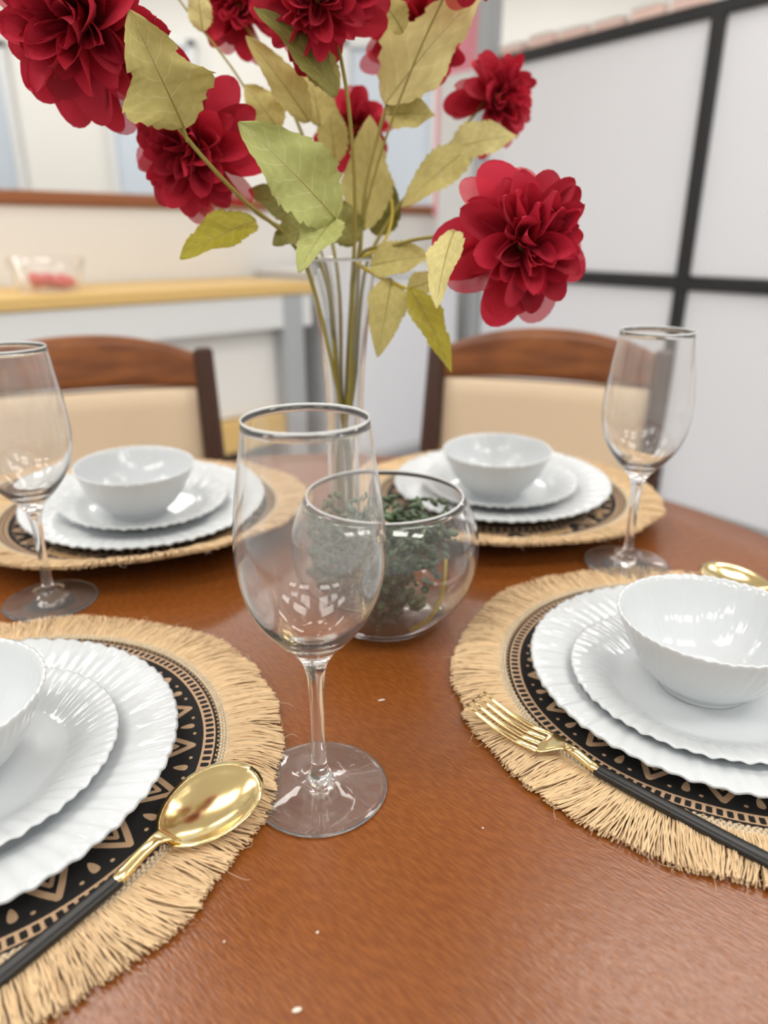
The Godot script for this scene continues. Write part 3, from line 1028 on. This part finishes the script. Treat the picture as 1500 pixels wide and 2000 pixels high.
# a serrated leaf from base to tip; toward is the side its face is turned to
func leaf(parent: Node3D, base: Vector3, tip: Vector3, width: float, toward: Vector3, tone: int, bend := 0.12, lobes := 0.0, seed_ := 1) -> void:
	var long := base.distance_to(tip)
	var y := (tip - base) / long
	var z := (toward - y * toward.dot(y)).normalized()
	var x := y.cross(z)
	var r := RandomNumberGenerator.new()
	r.seed = seed_
	var rows := 36
	var teeth := []
	for i in rows + 1:
		teeth.append([r.randf_range(-1, 1), r.randf_range(-1, 1)])
	var place := func(t: float, v: float, lift: float) -> Vector3:
		var i := roundi(v * rows)
		var saw: float = fposmod(v * 11.0, 1.0)
		var w: float = width * 0.5 * pow(sin(PI * pow(clampf(v, 0.0, 1.0), 0.72)), 0.8) * (1.0 - 0.13 * saw + 0.035 * teeth[i][0 if t < 0 else 1])
		w += lobes * width * 0.5 * exp(-pow((v - 0.36) / 0.1, 2.0)) - lobes * width * 0.28 * exp(-pow((v - 0.58) / 0.07, 2.0))
		w = maxf(w, 0.0004)
		var px: float = t * w
		var pz: float = absf(t) * w * 0.28 - bend * long * (4.0 * v * (v - 1.0)) * 0.5 + 0.05 * width * sin(v * 14.0 + t * 2.0) * absf(t) + lift
		return base + x * px + y * (v * long - absf(px) * 0.10 * (1.0 - saw)) + z * pz
	var o := obj("leaf", sheet(6, rows, func(u, v): return place.call(u * 2.0 - 1.0, v, 0.0)), M.leaves[tone], parent)
	var rib := []
	for i in 8:
		rib.append(place.call(0.0, i / 7.0 * 0.9, -0.0002))
	obj("midrib", tube(rib, 0.0009, 0.0003, 6, 2), M.stem, o)


func bouquet() -> void:
	var to_lens := Vector3(0, 0.25, 1).normalized()
	var foot := Vector3(-0.0365, T + 0.03, -0.66)
	var names := [
		"artificial stem with the large red bloom at the top left corner and khaki leaf",
		"artificial stem with the red bloom left of the big green leaf",
		"artificial stem with the red bloom at the top centre and big green leaf",
		"artificial stem with the red bloom lowest on the right, in front of the panelled wall",
		"artificial stem with the small red bloom at the upper right, yellow centre showing",
		"artificial stem with the blurred red bloom behind a long khaki leaf, top right of centre",
		"artificial stem with the blurred red bloom at the top, left of centre",
		"artificial stem with the blurred red bloom half hidden behind the big green leaf",
		"thin bare artificial stem leaning far out to the upper left",
		"artificial stem whose red bloom shows only a petal tip at the top edge",
	]
	# every stem: pixels and depth of the way it takes from the vase mouth upwards, its foot in the vase, thickness
	var ways := [
		[[655, 740, 0.635], [607, 545, 0.605], [560, 462, 0.57], [480, 395, 0.53], [390, 300, 0.5], [310, 200, 0.485], [235, 110, 0.475]],
		[[660, 760, 0.64], [640, 560, 0.62], [590, 470, 0.6], [500, 415, 0.575], [430, 330, 0.56]],
		[[682, 780, 0.64], [690, 540, 0.605], [693, 380, 0.57], [680, 200, 0.535], [655, 60, 0.515]],
		[[688, 760, 0.645], [692, 520, 0.62], [775, 478, 0.585], [860, 462, 0.555], [950, 470, 0.535]],
		[[690, 760, 0.65], [712, 540, 0.64], [760, 430, 0.64], [830, 340, 0.65], [905, 250, 0.665], [945, 200, 0.675]],
		[[684, 770, 0.65], [702, 520, 0.63], [715, 360, 0.61], [760, 190, 0.6], [800, 70, 0.6]],
		[[668, 770, 0.65], [660, 540, 0.65], [610, 320, 0.65], [545, 160, 0.64], [480, 50, 0.635]],
		[[676, 780, 0.65], [690, 520, 0.66], [692, 380, 0.69], [690, 280, 0.70]],
		[[664, 770, 0.655], [640, 540, 0.65], [560, 310, 0.63], [482, 178, 0.62], [440, 115, 0.615], [350, 0, 0.61], [290, -90, 0.6]],
		[[680, 770, 0.65], [696, 520, 0.63], [735, 330, 0.60], [810, 120, 0.56], [905, -85, 0.52]],
	]
	var stems := []
	for i in ways.size():
		var o := thing("red_dahlia", names[i], "flower", Transform3D(), "artificial flower stems in the glass vase")
		var a := i * 0.9
		var pts := [foot + Vector3(cos(a) * 0.006, 0, sin(a) * 0.006), foot + Vector3(cos(a) * 0.007, 0.07, sin(a) * 0.007)]
		for p in ways[i]:
			pts.append(at(p[0], p[1], p[2]))
		obj("stem", tube(pts, 0.0020 if i < 8 else 0.0014, 0.0013 if i < 8 else 0.0008, 8, 6), M.stem, o)
		stems.append(o)
	bloom(stems[0], at(172, 38, 0.466), Vector3(-0.22, -0.28, 0.88), 0.067, 31, 72)
	bloom(stems[1], at(385, 295, 0.545), Vector3(-0.25, 0.0, 0.9), 0.053, 32, 66)
	bloom(stems[2], at(618, -8, 0.502), Vector3(0.05, -0.35, 0.9), 0.050, 33, 66)
	bloom(stems[3], at(1018, 477, 0.525), Vector3(0.30, 0.12, 0.93), 0.058, 34, 74)
	bloom(stems[4], at(970, 195, 0.68), Vector3(0.35, 0.2, 0.75), 0.044, 35, 60)
	bloom(stems[5], at(810, 72, 0.625), Vector3(0.2, -0.1, 0.9), 0.051, 36, 56)
	bloom(stems[6], at(470, 15, 0.64), Vector3(-0.2, -0.2, 0.9), 0.042, 37, 56)
	bloom(stems[7], at(695, 255, 0.705), Vector3(0.0, 0.15, 0.95), 0.040, 38, 50)
	bloom(stems[9], at(915, -112, 0.52), Vector3(0.2, -0.1, 0.9), 0.045, 39, 56)
	# leaves: [stem, base, tip, width, tone, lobes, facing x, facing y]
	var list := [
		[2, [655, 428, 0.515], [466, 238, 0.468], 0.056, 1, 0.0, 0.1, 0.25],
		[0, [360, 250, 0.478], [252, 18, 0.428], 0.050, 0, 0.35, 0.1, 0.0],
		[0, [500, 432, 0.555], [351, 505, 0.53], 0.036, 2, 0.0, 0.0, 0.5],
		[2, [657, 425, 0.52], [582, 532, 0.49], 0.030, 1, 0.1, -0.2, 0.3],
		[1, [612, 440, 0.57], [532, 478, 0.565], 0.030, 3, 0.0, 0.0, 0.4],
		[2, [657, 188, 0.525], [496, 14, 0.49], 0.030, 3, 0.2, 0.5, 0.5],
		[2, [660, 180, 0.53], [560, 20, 0.515], 0.026, 0, 0.0, -0.6, 0.3],
		[6, [604, 238, 0.60], [480, 70, 0.56], 0.030, 0, 0.1, 0.1, 0.2],
		[6, [545, 255, 0.61], [478, 165, 0.60], 0.034, 0, 0.0, 0.0, 0.3],
		[5, [752, 205, 0.595], [945, -20, 0.575], 0.058, 4, 0.25, -0.2, 0.2],
		[5, [752, 225, 0.6], [850, 225, 0.6], 0.034, 0, 0.0, 0.1, 0.2],
		[7, [712, 450, 0.645], [722, 225, 0.635], 0.044, 0, 0.15, 0.1, 0.1],
		[4, [915, 290, 0.645], [784, 405, 0.625], 0.036, 0, 0.0, 0.2, 0.35],
		[4, [880, 292, 0.645], [1010, 265, 0.645], 0.038, 4, 0.0, 0.0, 0.3],
		[3, [888, 450, 0.505], [852, 602, 0.475], 0.026, 4, 0.1, -0.5, 0.1],
		[3, [722, 520, 0.595], [845, 500, 0.58], 0.034, 0, 0.0, 0.0, 0.35],
		[3, [765, 545, 0.59], [737, 698, 0.575], 0.033, 0, 0.1, 0.1, 0.1],
		[3, [800, 562, 0.58], [882, 728, 0.57], 0.026, 2, 0.2, 0.3, 0.1],
		[3, [795, 565, 0.585], [872, 545, 0.58], 0.022, 0, 0.0, 0.1, 0.3],
		[5, [787, 64, 0.55], [735, -15, 0.535], 0.026, 0, 0.0, 0.3, 0.1],
		[6, [625, 245, 0.63], [600, 120, 0.625], 0.034, 0, 0.0, 0.2, 0.1],
		[1, [605, 430, 0.6], [485, 370, 0.585], 0.036, 3, 0.0, 0.0, 0.4],
		[7, [655, 320, 0.66], [640, 190, 0.655], 0.03, 0, 0.0, 0.1, 0.1],
		[7, [735, 460, 0.655], [768, 360, 0.65], 0.034, 3, 0.0, 0.1, 0.1],
		[8, [396, 62, 0.61], [385, -30, 0.6], 0.022, 4, 0.0, 0.1, 0.1],
		[5, [690, 480, 0.61], [640, 380, 0.60], 0.034, 3, 0.0, 0.1, 0.1],
	]
	for i in list.size():
		var q: Array = list[i]
		var face := (to_lens + Vector3(q[6], q[7], 0)).normalized()
		leaf(stems[q[0]], at(q[1][0], q[1][1], q[1][2]), at(q[2][0], q[2][1], q[2][2]), q[3], face, q[4], 0.10, q[5], 50 + i)
	obj("leaf_stalk", tube([at(692, 512, 0.61), at(748, 545, 0.595), at(800, 567, 0.58), at(852, 615, 0.575)], 0.0017, 0.0009, 8, 4), M.stem_yellow, stems[3])
	obj("leaf_stalk", tube([at(355, 245, 0.49), at(362, 262, 0.492), at(366, 278, 0.494)], 0.0012, 0.0011, 8, 3), M.stem, stems[0])
	obj("leaf_stalk", tube([at(700, 505, 0.625), at(745, 480, 0.625), at(765, 430, 0.63), at(765, 390, 0.635)], 0.0017, 0.001, 8, 4), M.stem_yellow, stems[4])


func small_things() -> void:
	var crumb := mat(rgb(235, 225, 210), 0.9)
	var spots := [[580, 1975, 0.0011, 1.9, "white crumb on the table at the bottom edge, below the wine glass"], [745, 1368, 0.0006, 4.5, "tiny pale splinter on the table right of the wine glass stem"], [620, 1822, 0.0006, 1.2, "tiny white speck on the bare table below the wine glass foot"], [943, 1618, 0.0005, 1.2, "tiny white speck on the table left of the right placemat fringe"], [438, 1840, 0.0005, 1.2, "tiny white speck on the table right of the lower left fringe"]]
	for s in spots:
		var d := ray(s[0], s[1])
		var p := Vector3(0, EYE, 0) + d * ((T - EYE) / d.y)
		var m := SphereMesh.new()
		m.radius = s[2]
		m.height = s[2] * 1.4
		m.radial_segments = 12
		m.rings = 6
		var o := obj("crumb", m, crumb, self, Transform3D(Basis(Vector3.UP, 0.3).scaled_local(Vector3(s[3], 1, 1)), p + Vector3(0, s[2] * 0.65, 0)))
		tag(o, s[4], "crumb", "specks on the table")
